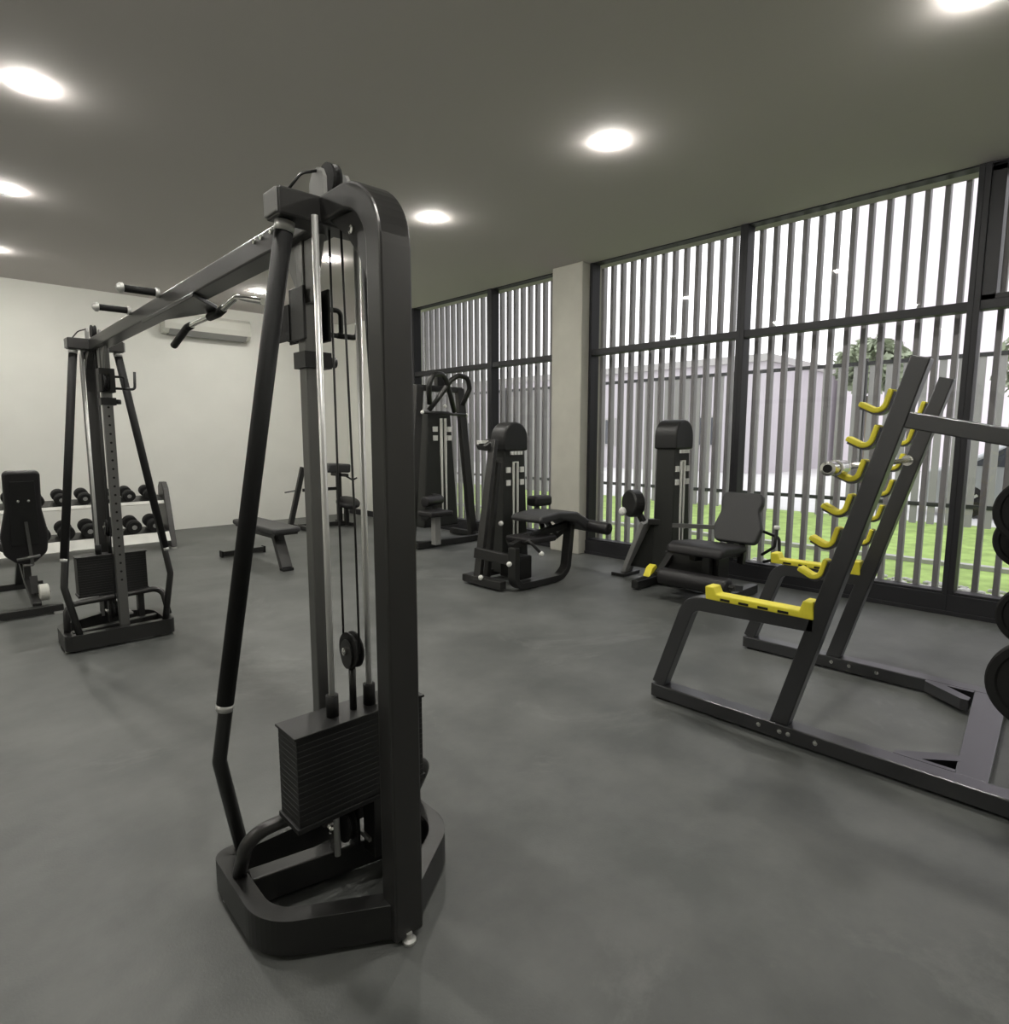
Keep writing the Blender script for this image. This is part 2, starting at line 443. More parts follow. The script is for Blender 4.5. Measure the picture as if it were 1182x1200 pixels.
    obj('side_cheek', MB().prism(ov, 'x', .013, .018), 'steel', pb)
    obj('pulley_stem', MB().cyl(P(-.002,.265,.609), P(-.002,.265,.755), .011), 'steel', pb)
    obj('pulley_wheel', MB().lathe([(.02,-.012),(.056,-.012),(.056,-.007),(.047,-.002),(.047,.002),(.056,.007),(.056,.012),(.02,.012)], P(-.002,.265,.80), (1,0,0), 28), 'rubber', pb)
    obj('bolt', MB().lathe([(.012,0),(.012,.008),(0,.011)], P(-.022,.265,.80), (-1,0,0), 12), 'chrome', pb)
    # inner guide column with carriage
    gc = obj('guide_column', MB().box((-.016, min(Y(.47),Y(.52)), .11), (.044, max(Y(.47),Y(.52)), 2.05)), 'column', P0, .005)
    for k in range(24): obj('pin_hole', MB().lathe([(.0075,0),(.0075,.002)], P(.014,.5205,.45+k*.06), (0,-sg,0), 10), 'rubber', gc)
    zc = 1.83
    cr = obj('carriage', MB().box((-.030, min(Y(.445),Y(.535)), zc-.08), (-.020, max(Y(.445),Y(.535)), zc+.08))
             .box((.052, min(Y(.445),Y(.535)), zc-.08), (.062, max(Y(.445),Y(.535)), zc+.08))
             .box((-.030, min(Y(.535),Y(.545)), zc-.08), (.062, max(Y(.535),Y(.545)), zc+.08)), 'black', P0, .003)
    obj('swivel_pulley', MB().lathe([(.015,-.014),(.05,-.014),(.05,-.008),(.042,-.002),(.042,.002),(.05,.008),(.05,.014),(.015,.014)], P(-.01,.61,zc-.02), (1,0,0), 24)
        .box((-.034, min(Y(.54),Y(.64)), zc-.075), (-.028, max(Y(.54),Y(.64)), zc+.035)).box((.010, min(Y(.54),Y(.64)), zc-.075), (.016, max(Y(.54),Y(.64)), zc+.035)), 'rubber', cr)
    obj('handle_fork', MB().tube([P(.055,.50,zc+.03), P(.125,.50,zc+.03), P(.125,.50,zc-.05), P(.062,.50,zc-.05)], .008, .015)
        .tube([P(.11,.50,zc-.05), P(.185,.50,zc-.05), P(.19,.50,zc+.07)], .009, .02), 'black', cr)
    obj('pull_pin', MB().cyl(P(.06,.49,zc-.14), P(.095,.49,zc-.14), .017).box((-.028, min(Y(.45),Y(.53)), zc-.165), (.062, max(Y(.45),Y(.53)), zc-.115)), 'black', cr)
    # cables
    for pts in ([P(-.002,.313,.80), P(-.002,.318,2.05)], [P(-.002,.217,.80), P(.006,.235,1.2), P(-.002,.25,2.05)], [P(-.01,.40,2.06), P(-.01,.385,.22)]):
        obj('cable', MB().tube(pts, .0035, 0, 8), 'cable', P0)
    # top pulley
    dome = [(Y(.26),2.115),(Y(.26),2.165),(Y(.275),2.19),(Y(.30),2.197),(Y(.325),2.19),(Y(.345),2.165),(Y(.345),2.115)]
    tp = obj('top_pulley', MB().prism(dome, 'x', -.045, -.034), 'grey', P0)
    obj('side_cheek', MB().prism(dome, 'x', .030, .041), 'grey', tp)
    obj('pulley_wheel', MB().lathe([(.015,-.014),(.05,-.014),(.05,-.008),(.042,-.002),(.042,.002),(.05,.008),(.05,.014),(.015,.014)], P(-.002,.305,2.170), (1,0,0), 24), 'rubber', tp)
    obj('cable_guard', MB().tube([P(-.04,.30,2.19), P(-.09,.30,2.17), P(-.13,.30,2.115)], .004, .05, 8), 'black', P0)
tower(-1); tower(1)
bm_ = MB().box((-.045, -1.68, 2.045), (.045, 1.68, 2.117))
bx = obj('crossbeam', bm_, 'steel2', CC, .006)
for y in (-1.50, -1.42, -1.34, -1.28): obj('bolt', MB().lathe([(.009,0),(.009,.008),(0,.010)], (-.045, y, 2.098), (-1,0,0), 10), 'chrome', bx)
for sg in (-1, 1):
    obj('beam_gusset', MB().prism([(sg*1.67,2.046),(sg*1.38,2.046),(sg*1.44,1.99),(sg*1.50,1.90),(sg*1.535,1.86),(sg*1.60,1.86)], 'x', -.008, .008), 'grey', CC, .002)
for yy in (-.11, .45):
    gh = obj('grip_handle', MB().cyl((-.045, yy, 2.125), (-.19, yy, 2.125), .0165), 'rubber', CC)
    obj('end_cap', MB().lathe([(.017,0),(.024,.004),(.024,.016),(.014,.028),(.010,.03)], (-.19, yy, 2.125), (-1,0,0), 16), 'silver', gh)
    obj('mount_ring', MB().cyl((-.045, yy, 2.125), (-.062, yy, 2.125), .022), 'silver', gh)
cb = obj('chin_bar_bracket', MB().prism([(-.05,-.62),(.11,-.42),(.11,-.28),(-.05,.22),(-.05,-.02)], 'z', 2.027, 2.046), 'steel', CC, .003)
pb_ = [(.085, .30, 1.945), (.105, .06, 2.000), (.115, -.20, 2.005), (.115, -.46, 2.03), (.115, -.72, 2.06), (.14, -.98, 2.005)]
pb_ = [(.11, .27, 1.94), (.115, .05, 2.005), (.115, -.12, 2.01), (.115, -.42, 2.01), (.115, -.66, 2.045), (.12, -.92, 1.985)]
ch = obj('chin_bar', MB().tube(pb_, .0135, .04), 'chrome', CC)
obj('rubber_grip', MB().tube([pb_[0], pb_[1], V(pb_[1])*.6+V(pb_[2])*.4], .0185, .03), 'rubber', ch)
obj('rubber_grip', MB().tube([V(pb_[2])*.4+V(pb_[3])*.6, pb_[3], V(pb_[3])*.75+V(pb_[4])*.25], .0185, .03), 'rubber', ch)
INV[CC.name] = INV_keep

# ------------------------------------------------------------------ squat rack
RK = thing('squat_rack', (3.5, .8, 0), 'dark squat rack with leaning uprights, yellow bar hooks and yellow spotter pads', 'squat rack')
def rside(x0, x1, near):
    xm = (x0+x1)/2; w = x1-x0; out = x0 if near else x1
    rl = obj('base_rail', MB().box((x0, -.75, .012), (x1, 1.77, .085)), 'rackm', RK, .005)
    for y in (1.16, 1.02, .90, 1.06) if near else (1.33, 1.20, 1.10, .95, .55, .15):
        obj('bolt', MB().lathe([(.011,0),(.011,.008),(0,.010)], (x0, y, .055), (-1,0,0), 12), 'chrome', rl)
    for y in (1.70, -.65): obj('foot', MB().box((x0+.01, y-.04, 0), (x1-.01, y+.04, .013)), 'rubber', rl)
    yb, yt = (1.075, .615) if near else (1.20, .735)
    up = obj('upright', MB().prism([(yb-.042,.085),(yb+.042,.085),(yt+.034,1.775),(yt-.034,1.757)], 'x', xm-.035, xm+.035), 'rackm', RK, .005)
    # spotter arm: foot tube, bend, horizontal
    sp = fillet([(xm, 1.735, .085), (xm, 1.565, .585), (xm, yb-.13, .60)], .09, 8)
    ar = obj('spotter_arm', MB().sweep(sp, [(-.0375,-.035),(.0375,-.035),(.0375,.035),(-.0375,.035)], (1,0,0)), 'rackm', RK, .005)
    ya, ye = (1.46, .965) if near else (1.60, 1.10)
    pd = MB().prism([(ya+.01,.622),(ya+.015,.69),(ya-.03,.69),(ya-.045,.655),(ye+.045,.655),(ye+.03,.705),(ye-.015,.705),(ye-.02,.622)], 'x', xm-.042, xm+.042)
    pd_o = obj('spotter_pad', pd, 'yellow', ar, .006, 2); pd_o['label'] = 'yellow spotter pad with raised ends'
    for k in range(4): obj('pad_slot', MB().box((xm-.0435, ya-.12-k*.095, .628), (xm-.040, ya-.07-k*.095, .640)), 'rubber', pd_o)
    # hooks
    for k, z in enumerate((1.60, 1.455, 1.31, 1.16, 1.01, .86)):
        s_ = (z-.085)/1.68; yf = yb+.042 + (yt-yb-.008)*s_
        a = V((xm, yf+.014, z+.045)); dn = V((0, yb-yt, -1.68)).normalized()
        pts = [a, a+dn*.105, a+dn*.105+V((0,.088,.046))]
        hk = obj('bar_hook', MB().sweep(fillet(pts, .035, 6), [(-.011,-.03),(.011,-.03),(.011,.03),(-.011,.03)], (1,0,0)), 'yellow', RK, .006)
        e = V(pts[2])
        obj('hook_plate', MB().sweep(fillet([a+V((0,-.010,0))+dn*.01, a+dn*.118+V((0,-.010,0)), e+V((0,-.004,-.018))], .035, 6), [(-.006,-.022),(.006,-.022),(.006,.022),(-.006,.022)], (1,0,0)), 'rackm', hk)
    # rear brace that bends down to the rail
    rb = fillet([(xm, yt+.06, 1.525), (xm, .12, 1.405), (xm, -.10, 1.30), (xm, -.30, .085)], [0,.3,.22,0], 8)
    obj('rear_brace', MB().sweep(rb, [(-.033,-.03),(.033,-.03),(.033,.03),(-.033,.03)], (1,0,0)), 'rackm', RK, .005)
    return xm
xa = rside(2.87, 2.965, True); xb = rside(4.025, 4.12, False)
cm = obj('cross_member', MB().prism([(2.96, .285), (2.96, .395), (4.03, .485), (4.03, .345)], 'z', .015, .084), 'rackm', RK, .004)
for x, q, yy in ((2.965, 1, .395), (4.025, -1, .485)):
    obj('gusset', MB().prism([(x, yy), (x, yy+.22), (x+q*.03, yy+.22), (x+q*.17, yy+.035), (x+q*.17, yy), (x+q*.12, yy), (x+q*.025,yy+.12), (x+q*.025,yy)], 'z', .025, .0845), 'rackm', cm)
for (x, y, z, s) in ((2.84, .215, 1.185, -1), (3.06, .245, 1.055, 1), (3.06, .205, .765, 1), (2.84, .145, .56, -1)):
    obj('plate_horn', MB().cyl((2.94 if s < 0 else 2.90, y, z), (2.80 if s < 0 else 3.08, y, z), .0245), 'chrome', RK)
obj('horn_bracket', MB().bar([(2.917, .215, 1.20), (2.917, .145, .55)], .06, .05, up=(1,0,0)).bar([(2.917, .19, .86), (2.917, -.17, .80)], .05, .05), 'rackm', RK, .004)

# weight plates
def plate(r, loc, label):
    t = thing('weight_plate', (0,0,0), label, 'weight plate', 'black plates on the rack horns')
    obj('disc', MB().lathe([(.026,-.02),(.05,-.022),(.052,-.014),(r*.78,-.014),(r*.82,-.022),(r-.006,-.022),(r,-.016),(r,.016),(r-.006,.022),(r*.82,.022),(r*.78,.014),(.052,.014),(.05,.022),(.026,.02)], (0,0,0), (1,0,0), 48), 'rubber', t)
    obj('hub_ring', MB().lathe([(.0255,-.024),(.036,-.024),(.036,.024),(.0255,.024)], (0,0,0), (1,0,0), 28), 'silver', t)
    t.location = loc
plate(.125, (2.835, .215, 1.185), 'black weight plate topmost at the right edge of the photo, beside the rack brace')
plate(.11, (3.03, .245, 1.055), 'small black weight plate just under the topmost one at the right edge')
plate(.12, (3.03, .205, .765), 'black weight plate level with the window sill at the right edge')
plate(.17, (2.835, .145, .56), 'largest black weight plate, lowest at the right edge')

# barbell
BB = thing('barbell', (3.5, .875, 1.33), 'chrome barbell resting in the third pair of yellow hooks', 'barbell')
yb_, zb_ = .885, 1.318
obj('shaft', MB().cyl((2.95, yb_, zb_), (4.04, yb_, zb_), .0145), 'chrome', BB)
for a, b in ((2.955, 2.64), (4.035, 4.35)):
    s = 1 if b > a else -1
    sl = obj('sleeve', MB().lathe([(.0145,0),(.030,0),(.030,.012),(.029,.013),(.029,.190),(.031,.191),(.031,.205),(.020,.207)], (a, yb_, zb_), (s,0,0), 28), 'chrome', BB)
    obj('end_cap', MB().lathe([(.010,.205),(.0175,.208),(.0175,.211),(.007,.211)], (a, yb_, zb_), (s,0,0), 20), 'rubber', sl)
    obj('lock_collar', MB().lathe([(.029,.100),(.035,.101),(.035,.122),(.029,.123)], (a, yb_, zb_), (s,0,0), 24), 'chrome', sl)

# ------------------------------------------------------------------ dumbbell rack + dumbbells
DR = thing('dumbbell_rack', (1.2, 8.9, 0), 'two tier dumbbell rack with pale shelves along the back wall', 'dumbbell rack')
for x in (2.36, .05):
    obj('end_panel', MB().prism([(8.64,.02),(8.70,.02),(9.10,.02),(9.16,.02),(9.16,.09),(9.09,.80),(9.03,.86),(8.93,.86),(8.86,.78)], 'x', x, x+.07), 'steel2', DR, .01)
    for y in (8.65, 9.08): obj('foot', MB().box((x+.005, y, 0), (x+.065, y+.07, .021)), 'silver', DR)
def shelf(y, z, lip):
    s = obj('shelf', MB().prism([(y-.13,z-.005),(y+.14,z+.05),(y+.14,z+.065),(y-.13,z+.01)], 'x', .12, 2.36), 'steel', DR)
    l = obj('front_strip', MB().prism([(y-.13-lip*.6,z-lip),(y-.13,z+.012),(y-.118,z+.004),(y-.118-lip*.6,z-lip-.008)], 'x', .12, 2.36), 'shelf', s, .004); l['label'] = 'pale front strip'
    return s
shelf(8.84, .215, .105); shelf(8.98, .615, .028)
def dumbbell(r, nm):
    t = thing('dumbbell', (0,0,0), 'x', 'dumbbell', nm)
    obj('handle', MB().tube([(0,-.07,0),(0,-.04,0),(0,0,0),(0,.04,0),(0,.07,0)], [.013,.0145,.0165,.0145,.013]), 'chrome', t)
    for s in (-1, 1):
        hd = obj('head', MB().lathe([(.02,0),(r-.014,0),(r,.012),(r,.072),(r-.014,.086),(r*.55,.086),(r*.50,.080),(0,.080)], (0,s*.062,0), (0,s,0), 24), 'rubber', t)
        obj('end_badge', MB().lathe([(r*.34,.079),(r*.34,.083),(0,.083)], (0,s*.062,0), (0,s,0), 16), 'grey', hd)
    return t
ORD = ['nearest the right end panel', 'second from the right end panel', 'third from the right end panel', 'fourth from the right end panel', 'fifth from the right end panel', 'sixth from the right end panel', 'seventh from the right end panel', 'eighth from the right end panel']
for row, (r, y, z) in enumerate(((.072, 8.97, .729), (.086, 8.83, .343))):
    grp = 'dumbbells on the upper shelf' if row == 0 else 'dumbbells on the lower shelf'
    proto = dumbbell(r, grp)
    for k in range(8):
        x = 2.20 - k*.235; lb = ('small' if row == 0 else 'larger') + ' black round dumbbell on the %s shelf, %s' % ('upper' if row == 0 else 'lower', ORD[k])
        o = proto if k == 0 else dup(proto, (x, y, z), lb)
        o.location = (x, y, z); o['label'] = lb; o.rotation_euler = (math.radians(11), 0, 0)

# ------------------------------------------------------------------ adjustable bench (left edge)
AB = thing('adjustable_bench', (.66, 6.5, 0), 'black adjustable bench with raised backrest at the left edge, seen from behind', 'bench')
# back pad: outline in its own plane, tilted
def padM(o, tilt, rz=0): return Matrix.Translation(o) @ Matrix.Rotation(rz, 4, 'Z') @ Matrix.Rotation(tilt, 4, 'X')
bo = fillet([V((-.125,.70,0)), V((.125,.70,0)), V((.125,.36,0)), V((.165,.13,0)), V((.15,-.04,0)), V((.06,-.13,0)), V((-.06,-.13,0)), V((-.15,-.04,0)), V((-.165,.13,0)), V((-.125,.36,0))], [.04,.04,.1,.1,.08,.06,.06,.08,.1,.1], 5, True)
mpad = padM((.655, 6.62, .50), math.radians(104))
obj('back_pad', MB().prism([(p.x, p.y) for p in bo], 'z', 0, .065, False, mpad), 'vinyl', AB, .022, 4, True)
obj('back_plate', MB().prism([(-.10,.05),(.10,.05),(.08,.62),(-.08,.62)], 'z', .066, .075, False, mpad), 'black', AB, .003)
for x in (-.035,.035): obj('bolt', MB().lathe([(.011,0),(.011,.006),(0,.01)], mpad @ V((x,.45,.075)), mpad.to_3x3() @ V((0,0,1)), 12), 'chrome', AB)
spad = padM((.655, 6.70, .44), math.radians(8))
so = fillet([V((-.13,0,0)), V((.13,0,0)), V((.17,.12,0)), V((.15,.36,0)), V((-.15,.36,0)), V((-.17,.12,0))], .07, 5, True)
obj('seat_pad', MB().prism([(p.x, p.y) for p in so], 'z', 0, .07, False, spad), 'vinyl', AB, .025, 4, True)
obj('ladder', MB().tube([(.62,6.50,.36), (.69,6.50,.36)], .012).tube([(.58,6.47,.42),(.74,6.47,.44)], .013).bar([(.66,6.44,.74),(.685,6.50,.36)], .022, .014, up=(0,1,0)), 'column', AB)
obj('frame', MB().bar([(.655,6.16,.07),(.655,6.62,.20),(.655,6.95,.38)], .06, .06, up=(1,0,0)).bar([(.655,6.95,.40),(.655,7.35,.06)], .06, .06, up=(1,0,0)).bar([(.655,6.62,.20),(.655,6.62,.46)], .05, .05, up=(1,0,0)), 'steel', AB, .005)
ft = obj('rear_foot', MB().box((.34, 6.09, .012), (.82, 6.16, .075)), 'steel', AB, .006)
for x in (.36, .78): obj('foot_pad', MB().box((x-.03, 6.08, 0), (x+.04, 6.17, .02)), 'silver', ft)
obj('front_foot', MB().box((.47, 7.32, .0), (.84, 7.39, .06)), 'steel', AB, .006)
wh = obj('transport_wheel', MB().lathe([(.02,-.035),(.062,-.035),(.070,-.028),(.070,.028),(.062,.035),(.02,.035)], (.715, 6.26, .16), (1,0,0), 28), 'ac', AB)
wh['label'] = 'pale transport wheel'
obj('wheel_bracket', MB().bar([(.66,6.3,.30),(.66,6.26,.16)], .02, .05, up=(1,0,0)).cyl((.65,6.26,.16),(.76,6.26,.16),.012), 'black', AB)

# ------------------------------------------------------------------ flat bench
FB = thing('flat_bench', (2.87, 6.9, 0), 'low dark flat bench standing behind the near cable tower', 'bench')
pl = fillet([V((2.70,6.28,0)), V((3.02,6.28,0)), V((3.02,7.45,0)), V((2.70,7.45,0))], .05, 5, True)
obj('pad', MB().prism([(p.x,p.y) for p in pl], 'z', .415, .475), 'vinylg', FB, .022, 4, True)
obj('pad_base', MB().box((2.73,6.32,.395),(2.99,7.41,.417)), 'black', FB)
obj('spine', MB().bar([(2.86,6.45,.36),(2.86,7.40,.36)], .07, .07), 'steel', FB, .005)
obj('leg', MB().bar([(2.86,6.55,.37),(2.86,6.36,.02)], .12, .07, up=(0,1,0)), 'steel2', FB, .006)
obj('leg', MB().bar([(2.86,7.30,.37),(2.86,7.55,.05)], .10, .06, up=(0,1,0)), 'steel', FB, .006)
fb = obj('foot_bar', MB().box((2.62,7.55,.012),(3.12,7.63,.075)), 'steel', FB, .006)
for x in (3.12, 2.605): obj('foot_cap', MB().box((x,7.545,.005),(x+.015,7.635,.08)), 'rubber', fb)
obj('foot_bar', MB().box((2.80,6.30,.0),(2.92,6.40,.03)), 'rubber', FB, .004)

# ------------------------------------------------------------------ preacher curl bench at back
PC = thing('preacher_curl_bench', (4.7, 9.0, 0), 'dark preacher curl bench by the back wall, seen through the cable tower', 'bench')
obj('base_frame', MB().bar([(4.30,9.05,.05),(5.10,8.95,.05)], .07, .07).bar([(4.32,8.75,.045),(4.32,9.35,.045)], .07, .06).bar([(5.08,8.70,.045),(5.08,9.25,.045)], .07, .06), 'steel', PC, .005)
obj('slanted_post', MB().bar([(4.16,9.05,.05),(4.40,9.03,.98)], .075, .06, up=(0,1,0)), 'steel2', PC, .005)
obj('arm_pad', MB().prism([(4.62,.90),(4.68,1.03),(5.06,1.02),(5.05,.88)], 'y', 8.70, 9.25), 'vinylg', PC, .03, 4, True)
obj('pad_post', MB().bar([(4.98,8.98,.05),(4.98,8.98,.90)], .07, .07, up=(0,1,0)).bar([(4.38,9.03,.62),(4.98,8.98,.62)], .05,.05), 'steel', PC, .005)
obj('bar_rest', MB().bar([(5.0,8.72,.84),(5.0,9.24,.84)], .03,.05).tube([(4.98,8.75,.83),(5.10,8.75,.76),(5.18,8.75,.79)], .014, .03), 'black', PC)
obj('lever', MB().cyl((4.10,9.05,.60),(4.36,9.05,.63),.012), 'column', PC)
obj('seat_post', MB().bar([(5.03,8.85,.05),(5.03,8.85,.38)], .06,.06, up=(0,1,0)), 'steel', PC)
obj('seat_pad', MB().lathe([(.02,0),(.17,.0),(.19,.02),(.19,.06),(.17,.08),(0,.085)], (5.03,8.80,.36), (0,-.35,1), 28, False), 'vinyl', PC)

# ------------------------------------------------------------------ selectorised machines: common weight tower
def stack_tower(T, cx, yf, w, d, zb, zt, lean=.03, capr=None):
    """shroud with its front (slot, decals) facing -y; cx centre, yf front face"""
    hw = w/2; zs = zt - .26
    sh = obj('shroud', MB().faces([(cx-hw-lean,yf-.02,zb),(cx+hw+lean,yf-.02,zb),(cx+hw+lean,yf+d,zb),(cx-hw-lean,yf+d,zb),
              (cx-hw+.01,yf,zs),(cx+hw-.01,yf,zs),(cx+hw-.01,yf+d,zs),(cx-hw+.01,yf+d,zs)],
              [(3,2,1,0),(4,5,6,7),(0,1,5,4),(1,2,6,5),(2,3,7,6),(3,0,4,7)]), 'shroud', T, .012, 3)
    cap = [(cx-hw-.015,zs-.03),(cx+hw+.015,zs-.03),(cx+hw+.015,zs+.10)]
    for k in range(1, 10):
        a = k/10*PI; cap.append((cx+(hw+.015)*math.cos(a), zs+.10+.16*math.sin(a)))
    cap.append((cx-hw-.015,zs+.10))
    hd = obj('top_hood', MB().prism(cap, 'y', yf-.03, yf+d+.02), 'black', T, .02, 4, True)
    for dx in (-.075,-.03,.015,.055): obj('hood_decal', MB().box((cx+dx, yf-.034, zs-.07), (cx+dx+.03, yf-.012, zs-.035)), 'white', sh)
    s = .012
    sm = MB()
    z0, z1 = zb+.30, zs-.14
    for x in (cx-.035, cx+.035-s): sm.box((x, yf-.026, z0), (x+s, yf-.004, z1))
    sm.box((cx-.035, yf-.022, z1-s), (cx+.035, yf-.002, z1)); sm.box((cx-.035, yf-.03, z0), (cx+.035, yf-.012, z0+s))
    so_ = obj('slot_trim', sm, 'shelf', sh); so_['label'] = 'pale trim around the weight slot'
    for x in (cx-.125, cx+.07):
        for z in (z1-.11, z1-.24):
            lb = obj('instruction_decal', MB().box((x, yf-.022, z), (x+.05, yf-.003, z+.055)), 'white', sh); lb['label'] = 'small white instruction panel'
    pn = obj('selector_pin', MB().cyl((cx, yf-.05, z0+.04), (cx, yf, z0+.04), .014), 'white', sh)
    return sh

def roller(T, a, b, r, m='vinyl'):
    a, b = V(a), V(b); d = (b-a); L = d.length; e = .02
    ro = obj('roller_pad', MB().lathe([(.014,0),(r-.015,0),(r-.004,.006),(r,e),(r,L-e),(r-.004,L-.006),(r-.015,L),(.014,L)], a, d, 28, False), m, T)
    return ro

# prone leg curl
LC = thing('leg_curl_machine', (4.25, 4.25, 0), 'black prone leg curl machine standing in front of the concrete pillar', 'gym machine')
stack_tower(LC, 4.43, 4.40, .31, .16, .06, 1.60, .04)
obj('frame_leg', MB().bar([(3.88,4.36,.05),(4.16,4.42,1.42)], .05, .09, up=(0,1,0)), 'steel2', LC, .006)
obj('frame_leg', MB().bar([(4.00,4.36,.05),(4.20,4.40,1.20)], .05, .06, up=(0,1,0)), 'steel', LC, .006)
obj('base_rail', MB().bar([(3.90,4.55,.06),(3.90,4.02,.06)], .08, .08), 'steel2', LC, .006)
obj('base_rail', MB().bar([(3.86,4.54,.06),(4.45,4.54,.06)], .06, .07), 'steel', LC, .006)
obj('cross_rail', MB().bar([(3.85,4.36,.34),(3.98,4.0,.30)], .05, .10), 'steel2', LC, .006)
lp_ = fillet([(3.98,3.96,.42),(3.97,3.95,.045),(4.62,3.95,.045),(4.72,3.95,.12),(4.80,3.97,.56)], [0,.1,.12,.12,0], 7)
obj('loop_frame', MB().sweep(lp_, [(-.03,-.05),(.03,-.05),(.03,.05),(-.03,.05)], (0,1,0)), 'steel', LC, .006)
obj('pad_beam', MB().bar([(4.0,4.02,.42),(4.35,4.02,.50),(4.80,4.0,.56)], .07, .06).bar([(4.25,4.0,.50),(4.25,4.3,.40)], .06,.06), 'steel', LC, .005)
bp_ = [(4.20,.655),(4.24,.70),(4.50,.725),(4.78,.70),(4.98,.60),(5.06,.52),(5.04,.47),(4.92,.50),(4.76,.60),(4.50,.645),(4.24,.625)]
obj('body_pad', MB().prism(bp_, 'y', 3.84, 4.24, True), 'vinylg', LC, .025, 4, True)
obj('seat_pad', MB().box((4.10,3.86,.44),(4.48,4.20,.50)), 'vinyl', LC, .02, 4, True)
roller(LC, (4.98,4.14,.55), (4.98,3.60,.53), .062)
obj('lever_arm', MB().bar([(4.72,4.22,.58),(4.88,4.22,.40),(4.98,4.12,.52)], .04,.05, up=(0,1,0)).cyl((4.98,4.2,.55),(4.98,3.58,.53),.014), 'steel', LC)
obj('handle', MB().tube([(4.10,3.92,.46),(4.02,3.80,.50),(4.10,3.72,.38)], .014, .04), 'black', LC)
obj('head_pad', MB().box((4.66,4.30,.72),(4.92,4.46,.83)), 'vinyl', LC, .035, 4, True)
obj('head_pad_post', MB().bar([(4.72,4.36,.74),(4.60,4.16,.52)], .04, .04), 'steel', LC)
for p in ((3.86,4.29,.10),(4.14,4.30,.60),(4.10,3.72,.38),(3.93,3.97,.27)): obj('knob', MB().ico(p, .026, 2), 'white', LC)
obj('counterweight', MB().box((4.12,4.02,.07),(4.30,4.30,.30)), 'black', LC, .02, 3)
obj('side_arm', MB().bar([(4.20,4.5,1.40),(4.08,4.52,1.34)], .06, .16, up=(0,1,0)), 'steel2', LC, .01)
obj('side_cap', MB().box((4.06,4.49,1.385),(4.15,4.56,1.415)), 'white', LC)

# seated leg extension
LE = thing('leg_extension_machine', (5.2, 3.0, 0), 'black seated leg extension machine with low roller, beside the yellow hooked rack', 'gym machine')
stack_tower(LE, 5.50, 3.12, .30, .20, .06, 1.62, .02)
obj('base_frame', MB().bar([(4.85,3.20,.055),(5.62,3.20,.055)], .08, .08).bar([(5.22,3.16,.055),(5.22,2.36,.055)], .08, .08).bar([(4.92,2.36,.05),(5.55,2.36,.05)], .08,.08), 'steel', LE, .006)
# slanted plate and foot
obj('side_leg', MB().bar([(5.38,3.66,.03),(5.30,3.38,.60)], .16, .05, up=(0,1,0)), 'grey', LE, .006)
obj('side_panel', MB().prism([(3.60,.10),(3.36,.58),(3.12,.58),(3.12,.10)], 'x', 5.36, 5.40), 'shroud', LE, .006)
obj('foot_plate', MB().box((5.22,3.58,0),(5.52,3.74,.035)), 'steel2', LE, .005)
obj('side_arm', MB().bar([(5.30,3.36,.60),(5.40,3.22,.60)], .06,.06), 'steel', LE, .005)
obj('cam_wheel', MB().lathe([(.03,-.06),(.125,-.06),(.14,-.045),(.14,.045),(.125,.06),(.03,.06)], (5.24,3.50,.78), (.9,-.4,0), 28), 'black', LE, .004)
obj('cam_arm', MB().bar([(5.24,3.50,.80),(5.29,3.40,.58)], .04,.06, up=(1,0,0)), 'steel', LE)
obj('knob', MB().ico((5.14,3.56,.70), .04, 2, (1,1,1.2)), 'white', LE)
obj('knob', MB().ico((5.40,3.02,.58), .028, 2), 'white', LE)
# seat, front bolster, backrest
obj('seat_pad', MB().prism([(4.70,.44),(4.72,.515),(4.80,.54),(5.20,.505),(5.20,.44)], 'y', 2.28, 2.80), 'vinyl', LE, .03, 4, True)
bk = padM((5.42, 2.62, .50), 0)
bo2 = fillet([V((-.18,.46,0)), V((.18,.46,0)), V((.19,.36,0)), V((.17,.30,0)), V((.22,.14,0)), V((.19,0,0)), V((-.19,0,0)), V((-.22,.14,0)), V((-.17,.30,0)), V((-.19,.36,0))], .05, 4, True)
mb2 = Matrix.Translation((5.24, 2.40, .50)) @ Matrix.Rotation(math.radians(-90), 4, 'Z') @ Matrix.Rotation(math.radians(72), 4, 'X')
obj('backrest', MB().prism([(p.x,p.y) for p in bo2], 'z', 0, .07, False, mb2), 'vinylg', LE, .022, 4, True)
obj('back_post', MB().bar([(5.34,2.40,.30),(5.42,2.40,.75)], .06,.06, up=(0,1,0)), 'steel', LE, .005)
obj('seat_frame', MB().bar([(4.90,2.5,.10),(4.90,2.5,.44)], .07,.07, up=(1,0,0)).bar([(4.85,2.62,.40),(5.40,2.40,.40)], .06,.06).box((4.95,2.42,.10),(5.15,2.95,.40)), 'steel', LE, .006)
roller(LE, (4.74,2.86,.22), (4.74,2.22,.22), .075)
obj('lever_arm', MB().bar([(5.05,2.90,.42),(4.76,2.89,.22)], .05,.06, up=(0,1,0)).cyl((4.74,2.92,.22),(4.74,2.18,.22),.016).bar([(4.74,2.20,.22),(5.0,2.25,.16)], .06,.05), 'steel', LE)
ya = obj('adjuster', MB().prism([(4.67,.20),(4.72,.275),(4.78,.30),(4.80,.27),(4.74,.23)], 'y', 2.93, 3.0), 'yellow', LE, .006); ya['label'] = 'yellow adjuster tab'
obj('handle', MB().tube([(5.30,2.20,.42),(5.32,2.10,.50),(5.30,2.08,.66)], .013,.03).tube([(5.42,2.28,.62),(5.36,2.08,.58),(5.34,2.06,.40),(5.40,2.22,.34)], .013,.04), 'black', LE)
obj('handle_cap', MB().cyl((5.30,2.08,.66),(5.30,2.08,.69),.024), 'white', LE)
